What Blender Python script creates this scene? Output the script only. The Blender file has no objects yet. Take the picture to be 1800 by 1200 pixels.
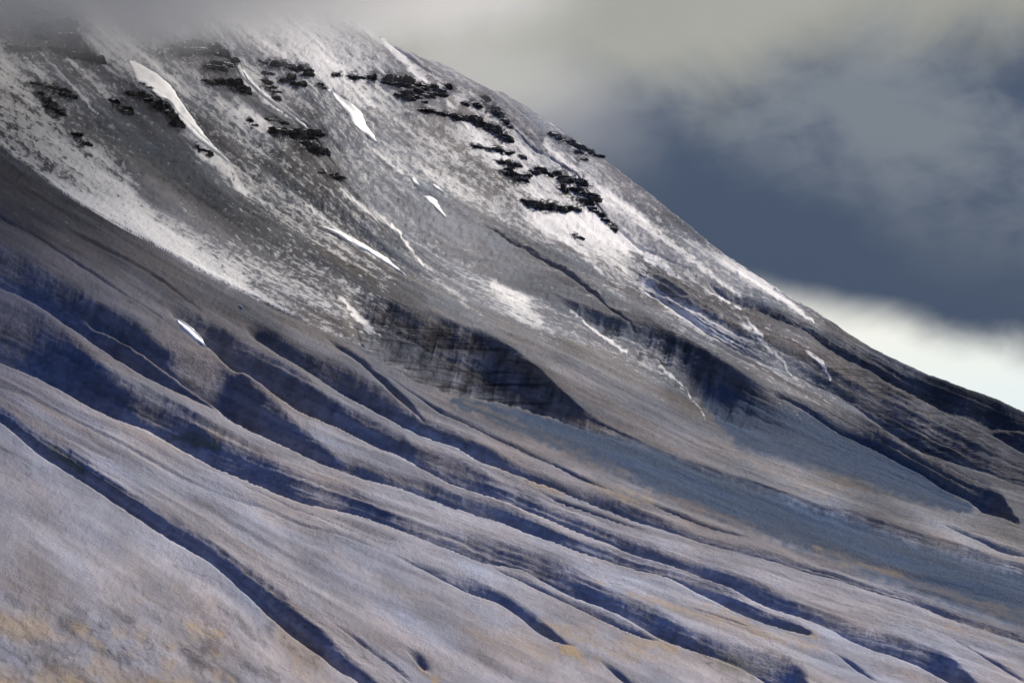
import bpy, math, random
import numpy as np

# ------------------------------------------------------------------ camera, sky, sun, exposure
scene = bpy.context.scene
PITCH = math.radians(6.0)
FPX = 7330.0                        # focal length in pixels of an 1800 px wide frame
cam_data = bpy.data.cameras.new("camera")
cam_data.sensor_width = 36.0
cam_data.lens = 36.0 * FPX / 1800.0
cam_data.clip_start = 1.0
cam_data.clip_end = 120000.0
cam = bpy.data.objects.new("camera", cam_data)
cam.location = (0, 0, 0)
cam.rotation_euler = (math.pi / 2 + PITCH, 0, 0)
scene.collection.objects.link(cam)
scene.camera = cam

SUN_EL = math.radians(34.0)
SUN_AZ = math.radians(30.0)         # measured from +Y (view direction) towards +X
sun_dir = np.array([math.sin(SUN_AZ) * math.cos(SUN_EL), math.cos(SUN_AZ) * math.cos(SUN_EL), math.sin(SUN_EL)])

scene.view_settings.view_transform = 'Standard'
scene.view_settings.look = 'None'
scene.view_settings.gamma = 1.0
scene.view_settings.use_curve_mapping = False
scene.view_settings.exposure = 0.95
scene.render.engine = 'CYCLES'
scene.cycles.use_denoising = True
scene.cycles.max_bounces = 6
scene.cycles.diffuse_bounces = 2
scene.cycles.glossy_bounces = 1
scene.cycles.volume_bounces = 3
scene.cycles.volume_max_steps = 96
scene.cycles.use_adaptive_sampling = True
scene.cycles.adaptive_threshold = 0.01


class NB:
    """tiny node-graph helper"""
    def __init__(self, tree):
        self.t = tree
        tree.nodes.clear()

    def n(self, kind, **kw):
        nd = self.t.nodes.new(kind)
        for k, v in kw.items():
            setattr(nd, k, v)
        return nd

    def put(self, sock, val):
        if val is None:
            return
        if isinstance(val, bpy.types.NodeSocket):
            self.t.links.new(val, sock)
        else:
            sock.default_value = val

    def math(self, op, a, b=None, c=None, clamp=False):
        nd = self.n('ShaderNodeMath', operation=op, use_clamp=clamp)
        self.put(nd.inputs[0], a)
        self.put(nd.inputs[1], b)
        self.put(nd.inputs[2], c)
        return nd.outputs[0]

    def vmath(self, op, a, b=None, out=0):
        nd = self.n('ShaderNodeVectorMath', operation=op)
        self.put(nd.inputs[0], a)
        self.put(nd.inputs[1], b)
        return nd.outputs[out]

    def noise(self, vec, scale, detail=4.0, rough=0.55, dist=0.0, typ='FBM'):
        nd = self.n('ShaderNodeTexNoise', noise_type=typ)
        self.put(nd.inputs['Vector'], vec)
        nd.inputs['Scale'].default_value = scale
        nd.inputs['Detail'].default_value = detail
        nd.inputs['Roughness'].default_value = rough
        nd.inputs['Distortion'].default_value = dist
        return nd.outputs[0]

    def ramp(self, x, a, b, to0=0.0, to1=1.0, smooth=True):
        nd = self.n('ShaderNodeMapRange', interpolation_type='SMOOTHSTEP' if smooth else 'LINEAR')
        self.put(nd.inputs['Value'], x)
        self.put(nd.inputs['From Min'], a)
        self.put(nd.inputs['From Max'], b)
        self.put(nd.inputs['To Min'], to0)
        self.put(nd.inputs['To Max'], to1)
        return nd.outputs[0]

    def mix(self, f, a, b, mode='MIX'):
        nd = self.n('ShaderNodeMix', data_type='RGBA', blend_type=mode)
        self.put(nd.inputs[0], f)
        self.put(nd.inputs[6], a)
        self.put(nd.inputs[7], b)
        return nd.outputs[2]

    def xyz(self, x, y, z):
        nd = self.n('ShaderNodeCombineXYZ')
        self.put(nd.inputs[0], x)
        self.put(nd.inputs[1], y)
        self.put(nd.inputs[2], z)
        return nd.outputs[0]


def pix_dir(u, v):
    """azimuth slope w = x/y and elevation slope e = z/y of the sight line through photo point (u, v)"""
    u = np.asarray(u, float)
    t = (600.0 - np.asarray(v, float)) / FPX
    y = math.cos(PITCH) - t * math.sin(PITCH)
    return ((u - 900.0) / FPX) / y, (math.sin(PITCH) + t * math.cos(PITCH)) / y


# ---- world: Nishita sky, with broken cloud whose look depends on direction only
world = bpy.data.worlds.new("World")
scene.world = world
world.use_nodes = True
W = NB(world.node_tree)
sky = W.n('ShaderNodeTexSky', sky_type='NISHITA', sun_disc=False)
sky.sun_elevation = SUN_EL
sky.sun_rotation = SUN_AZ
sky.air_density = 1.0
sky.dust_density = 0.3
sky.ozone_density = 2.5
geo = W.n('ShaderNodeTexCoord')
sep = W.n('ShaderNodeSeparateXYZ')
W.put(sep.inputs[0], geo.outputs['Generated'])
dx, dy, dz = sep.outputs
# azimuth and elevation in degrees
az = W.math('MULTIPLY', W.math('ARCTAN2', dx, dy), 57.29578)
el = W.math('MULTIPLY', W.math('ARCSINE', dz), 57.29578)
p1 = W.xyz(az, W.math('MULTIPLY', el, 1.1), 3.7)
nA = W.noise(p1, 0.33, 5, 0.55, 0.6)
nB = W.noise(W.xyz(az, W.math('MULTIPLY', el, .95), 11.0), 0.50, 5, 0.46, 0.5)
nC = W.noise(W.xyz(az, el, 5.0), 0.11, 3, 0.5, 0.2)
nD = W.noise(W.xyz(az, W.math('MULTIPLY', el, 2.0), 8.0), 1.8, 4, 0.5, 0.4)
wob = W.math('ADD', W.math('MULTIPLY', W.math('SUBTRACT', nA, 0.5), 2.4),
             W.math('MULTIPLY', W.math('SUBTRACT', nB, 0.5), 1.0))
# cloud base line (degrees): the clear pale gap lies below it, it sinks to the right
azc = W.math('MAXIMUM', W.math('MINIMUM', az, 13.0), -1.0)
base = W.math('ADD', W.math('MULTIPLY', azc, -0.27), 7.72)
gap = W.ramp(W.math('SUBTRACT', el, W.math('ADD', base, W.math('MULTIPLY', wob, 0.42))), -0.42, 0.34)
# upper edge of the slate cloud, above it the cloud is thin and creamy; rises to the right
topl = W.math('ADD', W.math('MULTIPLY', azc, 0.13), 9.15)
thin = W.ramp(W.math('SUBTRACT', el, W.math('ADD', topl, W.math('MULTIPLY', wob, 0.85))), -0.7, 0.75)
slate = W.mix(W.ramp(W.math('ADD', W.math('MULTIPLY', nB, .78), W.math('MULTIPLY', nD, .22)), 0.36, 0.66), (0.072, 0.100, 0.158, 1), (0.195, 0.222, 0.262, 1))
slate = W.mix(W.ramp(W.math('SUBTRACT', el, base), 2.6, .3), slate, (0.066, 0.092, 0.145, 1))
cream = W.mix(W.ramp(W.math('ADD', nC, W.math('MULTIPLY', nB, .3)), 0.4, 0.95), (0.24, 0.24, 0.21, 1), (0.40, 0.405, 0.37, 1))
cloud_c = W.mix(thin, slate, cream)
gap_c = W.mix(W.ramp(el, 4.2, 6.6), (0.74, 0.85, 0.90, 1), (0.90, 0.90, 0.82, 1))
low = W.mix(gap, gap_c, cloud_c)
# higher up the cloud cover breaks and the blue sky comes through
vis_el = W.ramp(W.math('ADD', el, W.math('MULTIPLY', wob, 2.0)), 13.0, 26.0)
back = W.ramp(W.math('ABSOLUTE', az), 70.0, 120.0)
clear = W.math('MAXIMUM', vis_el, back)
SKY_S = 0.055
bg1 = W.n('ShaderNodeBackground')
hs = W.n('ShaderNodeHueSaturation')
hs.inputs['Saturation'].default_value = 2.1
hs.inputs['Hue'].default_value = 0.53
W.put(hs.inputs['Color'], sky.outputs[0])
W.put(bg1.inputs[0], hs.outputs[0])
bg1.inputs[1].default_value = SKY_S
bg2 = W.n('ShaderNodeBackground')
W.put(bg2.inputs[0], low)
bg2.inputs[1].default_value = 0.53
ms = W.n('ShaderNodeMixShader')
W.put(ms.inputs[0], clear)
W.t.links.new(bg2.outputs[0], ms.inputs[1])
W.t.links.new(bg1.outputs[0], ms.inputs[2])
wo = W.n('ShaderNodeOutputWorld')
W.t.links.new(ms.outputs[0], wo.inputs[0])

sun_data = bpy.data.lights.new("sun", 'SUN')
sun_data.energy = 5.0
sun_data.angle = math.radians(12.0)
sun_data.color = (1.0, 0.915, 0.79)
sun = bpy.data.objects.new("sun", sun_data)
from mathutils import Vector, noise as mnoise
sun.rotation_euler = Vector(sun_dir).to_track_quat('Z', 'Y').to_euler()
sun.location = (2000, -500, 3000)
scene.collection.objects.link(sun)

# ------------------------------------------------------------------ numpy noise
_rng = np.random.RandomState(7)
_TAB = _rng.rand(256, 256).astype(np.float32)


def vnoise(x, y, seed=0):
    x = x + seed * 17.31
    y = y + seed * 9.77
    xi = np.floor(x); yi = np.floor(y)
    fx = (x - xi); fy = (y - yi)
    fx = fx * fx * fx * (fx * (fx * 6 - 15) + 10); fy = fy * fy * fy * (fy * (fy * 6 - 15) + 10)
    xi = xi.astype(np.int64); yi = yi.astype(np.int64)
    x0 = xi & 255; x1 = (xi + 1) & 255; y0 = yi & 255; y1 = (yi + 1) & 255
    a = _TAB[x0, y0]; b = _TAB[x1, y0]; c = _TAB[x0, y1]; d = _TAB[x1, y1]
    return (a + (b - a) * fx) * (1 - fy) + (c + (d - c) * fx) * fy - 0.5


def fbm(x, y, octv=4, seed=0, gain=0.5):
    s = 0; a = 1.0; k = 1.0
    for i in range(octv):
        s = s + a * vnoise(x * k, y * k, seed + i * 3)
        a *= gain; k *= 2.03
    return s


def sstep(x, a, b):
    t = np.clip((x - a) / (b - a), 0, 1)
    return t * t * (3 - 2 * t)


# ------------------------------------------------------------------ the mountain: ridge and gully lines
# gully = (crest of the near spur, upper edge of the steep shaded flank, depth factor)
GULLIES = [
 # 1 long gully bottom left
 ([(-200,640),(0,745),(20,757),(63,797),(110,827),(143,845),(187,873),(233,903),(283,937),(340,970),(377,993),(407,1020),(430,1043),(467,1077),(507,1110),(550,1143),(600,1180),(630,1200),(700,1255),(800,1330)],
  [(-200,610),(0,715),(40,744),(77,768),(110,786),(160,822),(200,852),(240,876),(290,909),(333,930),(373,957),(410,984),(450,1010),(493,1044),(533,1083),(573,1119),(600,1143),(657,1192),(720,1245),(800,1310)], .40),
 # 2
 ([(-200,560),(0,640),(67,667),(133,703),(200,737),(250,757),(300,783),(337,803),(383,827),(443,850),(493,870),(540,887),(600,900),(650,913),(700,930),(750,950),(800,973),(850,993),(890,996),(920,1005),(960,1027),(1000,1050),(1050,1067),(1093,1083),(1133,1107),(1167,1128),(1200,1138),(1243,1148),(1283,1165),(1317,1183),(1340,1200),(1420,1250)],
  [(-200,470),(0,550),(67,568),(117,598),(150,628),(187,658),(233,688),(283,705),(333,728),(373,755),(417,774),(467,802),(520,835),(567,852),(600,862),(650,882),(700,910),(750,927),(817,942),(867,954),(917,972),(960,991),(1013,1014),(1067,1040),(1117,1060),(1167,1080),(1200,1100),(1233,1113),(1273,1130),(1333,1146),(1373,1156),(1413,1180),(1470,1215)], .40),
 # island hollow
 ([(845,990),(900,1017),(950,1040),(1000,1063),(1050,1087),(1100,1110),(1140,1123),(1167,1130)],
  [(845,988),(880,1001),(920,1014),(960,1036),(1010,1058),(1060,1074),(1110,1098),(1167,1129)], .36),
 # small gully in near spur
 ([(690,978),(733,997),(777,1020),(827,1047),(877,1063),(907,1083),(933,1107),(960,1123),(987,1133),(1020,1142)],
  [(690,974),(733,990),(787,1008),(833,1021),(883,1045),(920,1070),(953,1095),(987,1125),(1020,1140)], .38),
 ([(705,1130),(727,1157),(740,1172),(765,1192)], [(705,1128),(740,1147),(758,1166),(765,1176)], .36),
 ([(1040,1158),(1070,1180),(1093,1200),(1130,1225)], [(1040,1156),(1070,1168),(1100,1190),(1130,1218)], .3),
 # thin creases
 ([(-100,635),(0,683),(60,705),(120,733),(200,775),(283,824),(347,853),(400,877),(467,897),(533,927),(600,943),(677,973),(733,994)],
  [(-100,630),(0,677),(60,699),(120,728),(200,769),(283,817),(347,847),(400,870),(467,890),(533,920),(600,938),(677,969),(733,990)], .2),
 ([(400,838),(443,863),(500,887),(550,907),(600,930),(650,950)], [(400,835),(443,859),(500,882),(550,902),(600,926),(650,948)], .25),
 # 3a hollow left
 ([(-200,420),(0,510),(50,530),(100,563),(143,590),(187,623),(233,650),(283,677),(333,698),(377,720),(403,740)],
  [(-200,350),(0,445),(50,462),(110,502),(143,525),(187,557),(233,598),(300,652),(367,706),(403,739)], .36),
 # 4
 ([(125,520),(187,563),(233,603),(300,657),(367,710),(403,740),(443,757),(483,777),(533,800),(573,817),(600,828),(640,843),(700,855),(733,870),(783,888),(833,903),(883,920),(933,943),(973,955),(1017,973),(1067,990),(1117,1005),(1167,1018),(1200,1033),(1240,1050),(1283,1073),(1333,1093),(1383,1110),(1433,1122)],
  [(125,516),(187,541),(233,564),(283,605),(300,617),(340,628),(400,640),(427,662),(455,695),(500,730),(540,765),(590,803),(633,812),(667,829),(723,845),(760,853),(787,864),(833,880),(883,891),(917,908),(967,929),(1007,949),(1050,962),(1100,975),(1150,992),(1183,1002),(1240,1020),(1280,1040),(1317,1060),(1350,1076),(1400,1098),(1433,1114)], .42),
 # 5
 ([(285,545),(307,560),(362,610),(400,640),(450,670),(483,697),(533,727),(600,757),(640,777),(693,800),(733,823),(783,848),(833,867),(877,880),(933,903),(983,923),(1050,950),(1100,970),(1150,987),(1200,1003),(1240,1017),(1283,1033),(1333,1060),(1383,1080),(1433,1097),(1460,1107),(1483,1127),(1533,1147),(1567,1158),(1607,1173),(1663,1200),(1780,1260)],
  [(285,530),(317,543),(367,560),(400,583),(443,606),(483,636),(517,656),(550,683),(577,703),(600,718),(650,744),(700,765),(740,790),(787,806),(817,820),(850,836),(880,855),(917,864),(960,883),(1000,897),(1033,920),(1083,937),(1117,953),(1167,973),(1200,986),(1233,991),(1283,1011),(1333,1031),(1373,1050),(1417,1070),(1467,1086),(1500,1102),(1540,1115),(1583,1130),(1633,1138),(1667,1163),(1693,1192),(1780,1250)], .43),
 # 6
 ([(420,575),(500,630),(550,660),(600,695),(633,710),(673,733),(710,753),(750,770),(800,787),(850,817),(900,833),(950,853),(993,868),(1033,887),(1083,907),(1133,923),(1200,943),(1250,960),(1300,973),(1350,985),(1400,1003),(1450,1018),(1500,1033),(1550,1050),(1600,1063),(1650,1083),(1700,1103),(1733,1113),(1800,1133),(1900,1170)],
  [(420,560),(460,572),(500,598),(550,626),(600,648),(633,668),(660,687),(700,712),(740,733),(787,757),(833,776),(883,808),(917,825),(960,842),(1000,862),(1040,868),(1083,881),(1133,903),(1200,930),(1250,945),(1300,956),(1350,970),(1400,983),(1450,1001),(1500,1020),(1583,1044),(1650,1070),(1717,1092),(1767,1108),(1800,1117),(1900,1155)], .40),
 # 7 thin
 ([(560,590),(600,618),(640,648),(683,690),(720,718),(755,745)], [(560,585),(600,607),(640,632),(683,672),(720,706),(755,743)], .35),
 ([(640,640),(690,672),(740,706),(767,727),(807,743),(867,773),(900,788),(967,820),(1000,837),(1033,853),(1100,878)],
  [(640,637),(690,665),(740,697),(767,717),(807,735),(867,762),(900,780),(967,812),(1000,830),(1033,848),(1100,875)], .3),
 # long fine crease on the dark slope
 ([(-150,290),(0,385),(60,415),(140,470),(220,520),(300,575),(330,600)], [(-150,280),(0,376),(60,407),(140,462),(220,514),(300,571),(330,598)], .25),
 ([(100,400),(180,440),(260,480),(330,530),(380,560)], [(100,395),(180,433),(260,473),(330,525),(380,558)], .22),
 # great hollow
 ([(600,590),(650,623),(700,653),(740,677),(787,695),(867,712),(933,728),(1000,750),(1067,773),(1133,793),(1200,825),(1250,843),(1317,867),(1383,893),(1450,917),(1500,933),(1550,950),(1617,973),(1667,990),(1733,1013),(1800,1030),(1900,1065)],
  [(600,520),(650,515),(700,525),(773,547),(807,562),(850,577),(893,593),(927,612),(945,645),(967,665),(1000,700),(1033,725),(1067,748),(1100,768),(1133,783),(1200,805),(1250,822),(1300,838),(1350,855),(1387,868),(1433,880),(1500,903),(1550,910),(1583,926),(1650,940),(1700,966),(1750,978),(1800,990),(1900,1030)], .155),
 # second hollow and its apron
 ([(960,520),(1000,545),(1050,587),(1100,617),(1150,653),(1200,697),(1243,733),(1317,770),(1367,800),(1417,813),(1460,823),(1500,843),(1550,860),(1600,873),(1650,887),(1717,907),(1767,921),(1800,930)],
  [(960,515),(993,532),(1050,544),(1100,560),(1147,580),(1173,574),(1200,580),(1233,600),(1262,625),(1300,655),(1340,680),(1373,702),(1417,726),(1467,756),(1517,782),(1550,799),(1600,826),(1650,856),(1700,882),(1725,901),(1765,918),(1800,928)], .135),
 ([(1340,690),(1373,703),(1417,727),(1467,757),(1517,783),(1550,800),(1600,827),(1650,857),(1700,883),(1725,902),(1765,920),(1800,933)],
  [(1340,682),(1377,694),(1417,708),(1447,725),(1500,735),(1533,748),(1567,770),(1600,790),(1650,817),(1693,840),(1730,854),(1767,884),(1780,910),(1800,932)], .42),
 # 13
 ([(1080,465),(1120,505),(1150,533),(1200,563),(1250,597),(1300,627),(1350,647),(1387,663),(1477,703),(1517,733),(1550,757),(1583,777),(1620,800),(1667,817),(1717,830),(1767,850),(1800,863),(1900,905)],
  [(1080,445),(1120,450),(1167,478),(1200,510),(1243,540),(1283,563),(1330,590),(1370,597),(1420,614),(1460,636),(1533,668),(1567,684),(1600,702),(1650,727),(1700,754),(1750,777),(1800,792),(1900,840)], .36),
 # 14
 ([(1230,490),(1267,523),(1323,545),(1367,565),(1417,587),(1460,617),(1500,640),(1550,663),(1600,690),(1650,717),(1700,743),(1750,767),(1800,790),(1900,835)],
  [(1230,488),(1267,512),(1323,525),(1367,545),(1417,568),(1467,588),(1533,617),(1583,643),(1667,682),(1733,707),(1800,747),(1900,800)], .30),
 # crease under the icy face
 ([(830,385),(867,409),(917,439),(950,462),(1000,492),(1050,525),(1083,556),(1147,588)],
  [(830,378),(867,397),(917,427),(950,450),(1000,482),(1050,518),(1083,551),(1147,587)], .32),
 ([(1640,918),(1667,930),(1717,951),(1750,968),(1800,979),(1880,1000)],[(1640,915),(1667,922),(1717,942),(1750,959),(1800,972),(1880,995)], .3),
 ([(1650,1112),(1683,1132),(1733,1162),(1767,1185),(1820,1215)],[(1650,1110),(1683,1126),(1733,1153),(1767,1175),(1820,1208)], .3),
 ([(1440,1140),(1483,1162),(1517,1188),(1550,1210)],[(1440,1138),(1483,1156),(1517,1178),(1550,1205)], .3),
 ([(600,510),(620,543),(650,577),(683,613),(733,653),(777,680),(800,692)],[(600,506),(622,537),(652,570),(686,606),(737,647),(780,676),(800,690)], .34),
 ([(1120,880),(1163,897),(1200,912),(1260,932),(1330,950)],[(1120,877),(1163,891),(1200,905),(1260,926),(1330,947)], .3),
 ([(560,1080),(620,1120),(680,1165),(740,1215)],[(560,1078),(622,1114),(684,1158),(744,1210)], .22),
 ([(1180,1060),(1240,1078),(1300,1100),(1350,1112)],[(1180,1058),(1240,1073),(1300,1095),(1350,1110)], .28),
 ([(930,860),(980,882),(1040,905),(1100,925),(1160,940)],[(930,857),(980,876),(1040,899),(1100,920),(1160,938)], .28),
 ([(1560,652),(1650,692),(1750,730),(1800,752),(1900,800)],[(1560,640),(1650,672),(1750,708),(1800,731),(1900,775)], .3),
]

HOLLOWS = [k for k, g in enumerate(GULLIES) if g[0][0] in ((600, 590), (960, 520))]

# ridges that stand in front of the ground behind them: (line, relative step back in depth)
STEPS = [
 ([(-1100,-460),(-200,130),(0,257),(50,293),(93,323),(140,357),(213,400),(287,440),(350,473),(417,510),(483,543),(550,573),(620,604)], .016, 260),
 ([(90,-250),(113,20),(123,50),(145,65),(163,100),(200,130),(250,155),(287,177),(310,207),(333,233),(400,283),(467,333),(550,395),(640,440),(712,487)], .013, 260),
 ([(300,-250),(330,40),(353,62),(400,97),(415,135),(445,160),(490,195),(540,226),(560,260),(600,310),(683,395),(740,450),(800,505)], .010, 220),
 ([(600,-200),(640,40),(700,88),(743,120),(780,140),(830,160),(860,183),(893,215),(925,257),(952,273),(990,297),(1020,313),(1033,345),(1073,393),(1120,430),(1180,462),(1240,495)], .035, 420),
]

SKYLINE = [(-1400,-150),(300,-150),(480,-60),(600,15),(667,63),(710,88),(777,113),(810,130),(850,155),(885,165),(913,180),(960,207),(1017,250),(1050,273),(1100,310),(1150,347),(1200,383),(1220,400),(1283,450),(1333,483),(1400,523),(1467,563),(1533,607),(1567,627),(1633,660),(1700,687),(1750,703),(1800,728),(1900,775),(2000,812),(2600,1010)]

FLOW = [
 [(-200,1240),(0,1345),(640,1800),(1900,2700)],
 [(-200,640),(0,745),(63,797),(187,873),(283,937),(377,993),(467,1077),(600,1177),(800,1330),(1900,2100)],
 [(-200,560),(0,640),(133,703),(250,757),(337,803),(443,850),(600,900),(750,950),(850,993),(1000,1050),(1167,1128),(1340,1200),(1900,1460)],
 [(-200,420),(0,510),(100,563),(187,623),(283,677),(403,740),(533,800),(700,855),(883,920),(1067,990),(1200,1033),(1433,1122),(1607,1173),(1900,1290)],
 [(-200,230),(0,350),(200,460),(307,530),(433,600),(550,665),(673,733),(800,787),(950,853),(1133,923),(1350,985),(1600,1063),(1800,1133),(2000,1200)],
 [(-200,130),(0,257),(93,323),(213,400),(350,473),(483,543),(600,593),(787,697),(1000,773),(1200,850),(1367,920),(1567,1000),(1800,1060),(2000,1130)],
 [(-200,-140),(0,-30),(123,50),(233,150),(310,207),(400,283),(467,333),(620,430),(712,487),(800,530),(933,593),(1067,660),(1200,730),(1317,780),(1500,843),(1800,933),(2000,985)],
 [(-200,-320),(200,-60),(353,63),(427,143),(550,227),(600,300),(683,390),(800,470),(993,532),(1147,582),(1250,627),(1373,700),(1550,795),(1720,885),(2000,960)],
 [(-200,-520),(300,-230),(667,60),(743,118),(887,200),(923,253),(1073,393),(1267,523),(1417,587),(1600,690),(1800,790),(2000,880)],
 [(-200,-560),(300,-270),(667,20),(760,80),(913,180),(1017,250),(1100,310),(1200,383),(1400,523),(1600,648),(1800,728),(2000,800)],
]


def line_v(pts, u):
    p = np.array(pts, float)
    v = np.interp(u, p[:, 0], p[:, 1])
    lo = u < p[0, 0]; hi = u > p[-1, 0]
    s0 = .55; s1 = .45
    v = np.where(lo, p[0, 1] + (u - p[0, 0]) * s0, v)
    return np.where(hi, p[-1, 1] + (u - p[-1, 0]) * s1, v)


def smooth_line(pts, u, k=9):
    v = line_v(pts, u)
    return v


# columns of the terrain: dense in view, coarse outside
cols_u = np.concatenate([np.linspace(-900, -120, 40)[:-1], np.linspace(-120, 1920, 1420), np.linspace(1920, 2700, 40)[1:]])
NC = len(cols_u)
A_, B_, Z_ = 0.45, 0.36, 1500.0
ND = 3400
V_LO = 1420.0
NR = 860


def gsm(v, sg):
    k = int(sg * 3)
    x = np.arange(-k, k + 1)
    g = np.exp(-x * x / (2.0 * sg * sg)); g /= g.sum()
    out = v.copy()
    a, b = 39, NC - 39
    seg = v[a:b]
    # pad by straight continuation so the ends stay put
    l = seg[0] + (np.arange(-k, 0)) * (seg[1] - seg[0]); rr = seg[-1] + np.arange(1, k + 1) * (seg[-1] - seg[-2])
    out[a:b] = np.convolve(np.concatenate([l, seg, rr]), g, 'valid')
    return out


def build_terrain():
    X = np.zeros((NC, NR)); Y = np.zeros((NC, NR)); Z = np.zeros((NC, NR))
    u = cols_u
    sky_v = line_v(SKYLINE, u)
    # small irregularity of the skyline
    sky_v = sky_v + fbm(u / 40.0, u * 0 + 3.3, 3, 5) * 2.0
    gl = []
    for (c, t, D) in GULLIES:
        cp = np.array(c, float)
        cv = gsm(line_v(c, u), 7); tv = gsm(line_v(t, u), 34 if len(gl) in HOLLOWS else 12)
        wig = fbm(u / 150.0, u * 0 + len(gl) * 5.1, 2, 11) * 4
        wig2 = fbm(u / 120.0, u * 0 + len(gl) * 7.7 + 2, 2, 12) * 12
        wd = np.maximum(cv - tv, 0)
        tv = tv + wig2 * np.clip(wd / 40, 0, 1) * .8 - (0 if len(gl) in HOLLOWS else .26) * wd
        cv = cv + wig * np.clip(wd / 20, 0, 1)
        lo, hi = cp[0, 0], cp[-1, 0]
        g = sstep(u, lo, lo + 45) if lo > -150 else np.ones_like(u)
        if hi < 1850:
            g = g * (1 - sstep(u, hi - 35, hi))
        if len(gl) == HOLLOWS[1]:
            g = g * (1 - .97 * sstep(u, 1250, 1400))
        if c[0] == (1080, 465):
            g = g * (.42 + .33 * sstep(u, 1380, 1520))
        if len(gl) == HOLLOWS[0]:
            g = g * (1 - .35 * sstep(u, 960, 1100))
        g = g * sstep(wd, 0.5, 6)
        gl.append((cv, tv, D, g, -1 if len(gl) in HOLLOWS else 2.0))
    sl = []
    for (pts, amt, fade) in STEPS:
        p = np.array(pts, float)
        g = np.ones_like(u) * amt
        if p[0, 0] > -150:
            g = g * sstep(u, p[0, 0], p[0, 0] + 90)
        g = g * (1 - sstep(u, p[-1, 0] - fade, p[-1, 0]))
        sl.append((gsm(line_v(pts, u), 6) + fbm(u / 110.0, u * 0 + 2, 2, 21 + len(sl)) * 4.0, g))
    YA = np.zeros((NC, ND + 59)); ZA = np.zeros((NC, ND + 59)); ME = np.zeros((NC, ND + 58))
    for i in range(NC):
        vs = np.linspace(V_LO, sky_v[i], ND)
        w, e = pix_dir(u[i], vs)
        w0, _ = pix_dir(u[i], 600.0)
        Q = B_ - A_ * w0 - e
        y = Z_ / Q
        dip = np.zeros(ND)
        for (sv, g) in sl:
            if g[i] <= 0 or sv[i] < sky_v[i] + 2:
                continue
            t = np.clip((sv[i] + 1.0 - vs) / 5.0, 0, 1)
            dip += np.sin(np.pi * t) * g[i] * y * .2
            y = y * (1 + g[i] * t)
        z = e * y - dip
        for (cv, tv, D, g, ex) in gl:
            if g[i] <= 0:
                continue
            ys = np.interp(-np.array([cv[i], tv[i]]), -vs, y)
            yk, yt = ys
            Wd = yt - yk
            if Wd < 1:
                continue
            tau = (yt - y) / Wd
            m = (tau > 0) & (tau < 1)
            tb = .5
            tt = tau[m]
            if ex < 0:      # bowl: steep under the rim, gentle floor
                rise = 1 - (1 - np.clip(np.sqrt(tt * tt + .0009) - .03, 0, tb) / tb) ** 3
            else:
                rise = (np.maximum(tt, 0) / tb) ** ex
            d = np.where(tt < tb, rise, 1 - sstep(tt, tb, 1.0) )
            z[m] -= d * D * (1 if ex < 0 else .74) * Wd * g[i]
        # behind the skyline the mountain falls away
        yb = y[-1] + np.linspace(0, 1, 60)[1:] ** 1.6 * 3500
        zb = z[-1] - .1 * (yb - y[-1]) - .35 * np.maximum(yb - y[-1] - 40, 0)
        y = np.concatenate([y, yb]); z = np.concatenate([z, zb])
        # resample rows: even steps in sight, few rows where hidden
        c = y * math.cos(PITCH) + z * math.sin(PITCH)
        vt = 600 - FPX * (-y * math.sin(PITCH) + z * math.cos(PITCH)) / c
        dv = -np.diff(vt)
        met = np.clip(dv, 0, 4) + 0.03 * np.abs(np.diff(y))
        YA[i] = y; ZA[i] = z; ME[i] = met
    g = np.exp(-np.arange(-18, 19) ** 2 / 98.0); g /= g.sum()
    MB = np.zeros_like(ME)
    P = np.pad(ME, ((18, 18), (0, 0)), mode='edge')
    for k in range(37):
        MB += g[k] * P[k:k + NC]
    MB[:40] = ME[:40]; MB[-40:] = ME[-40:]
    for i in range(NC):
        cm = np.concatenate([[0], np.cumsum(MB[i])])
        q = np.linspace(0, cm[-1], NR)
        w0, _ = pix_dir(u[i], 600.0)
        Y[i] = np.interp(q, cm, YA[i])
        Z[i] = np.interp(q, cm, ZA[i])
        X[i] = w0 * Y[i]
    global STEP_V, GUL_V
    GUL_V = [(a_[0], a_[1], a_[3]) for a_ in gl]
    STEP_V = [sv for sv, g_ in sl]
    return X, Y, Z


TX, TY, TZ = build_terrain()


def project(x, y, z):
    c = y * math.cos(PITCH) + z * math.sin(PITCH)
    return 900 + FPX * x / c, 600 - FPX * (-y * math.sin(PITCH) + z * math.cos(PITCH)) / c


U0, V0 = project(TX, TY, TZ)

# stream coordinate: constant along the fall lines
fl = np.array([gsm(line_v(f, cols_u), 22) for f in FLOW])
for k in range(1, len(FLOW)):
    fl[k] = np.minimum(fl[k], fl[k - 1] - 6)
inn = (cols_u > 0) & (cols_u < 1800)
gaps = np.array([np.clip(fl[k - 1][inn] - fl[k][inn], 6, 200).mean() for k in range(1, len(FLOW))])
psi_k = np.concatenate([[0], np.cumsum(gaps)])
PSI = np.zeros_like(V0)
for i in range(NC):
    PSI[i] = np.interp(-V0[i], -fl[:, i], psi_k)
    over = V0[i] < fl[-1, i]
    PSI[i] = np.where(over, psi_k[-1] + (fl[-1, i] - V0[i]), PSI[i])
# smooth the kinks between guide lines across columns
S_ = (U0 * .83 + V0 * .55)

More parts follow.
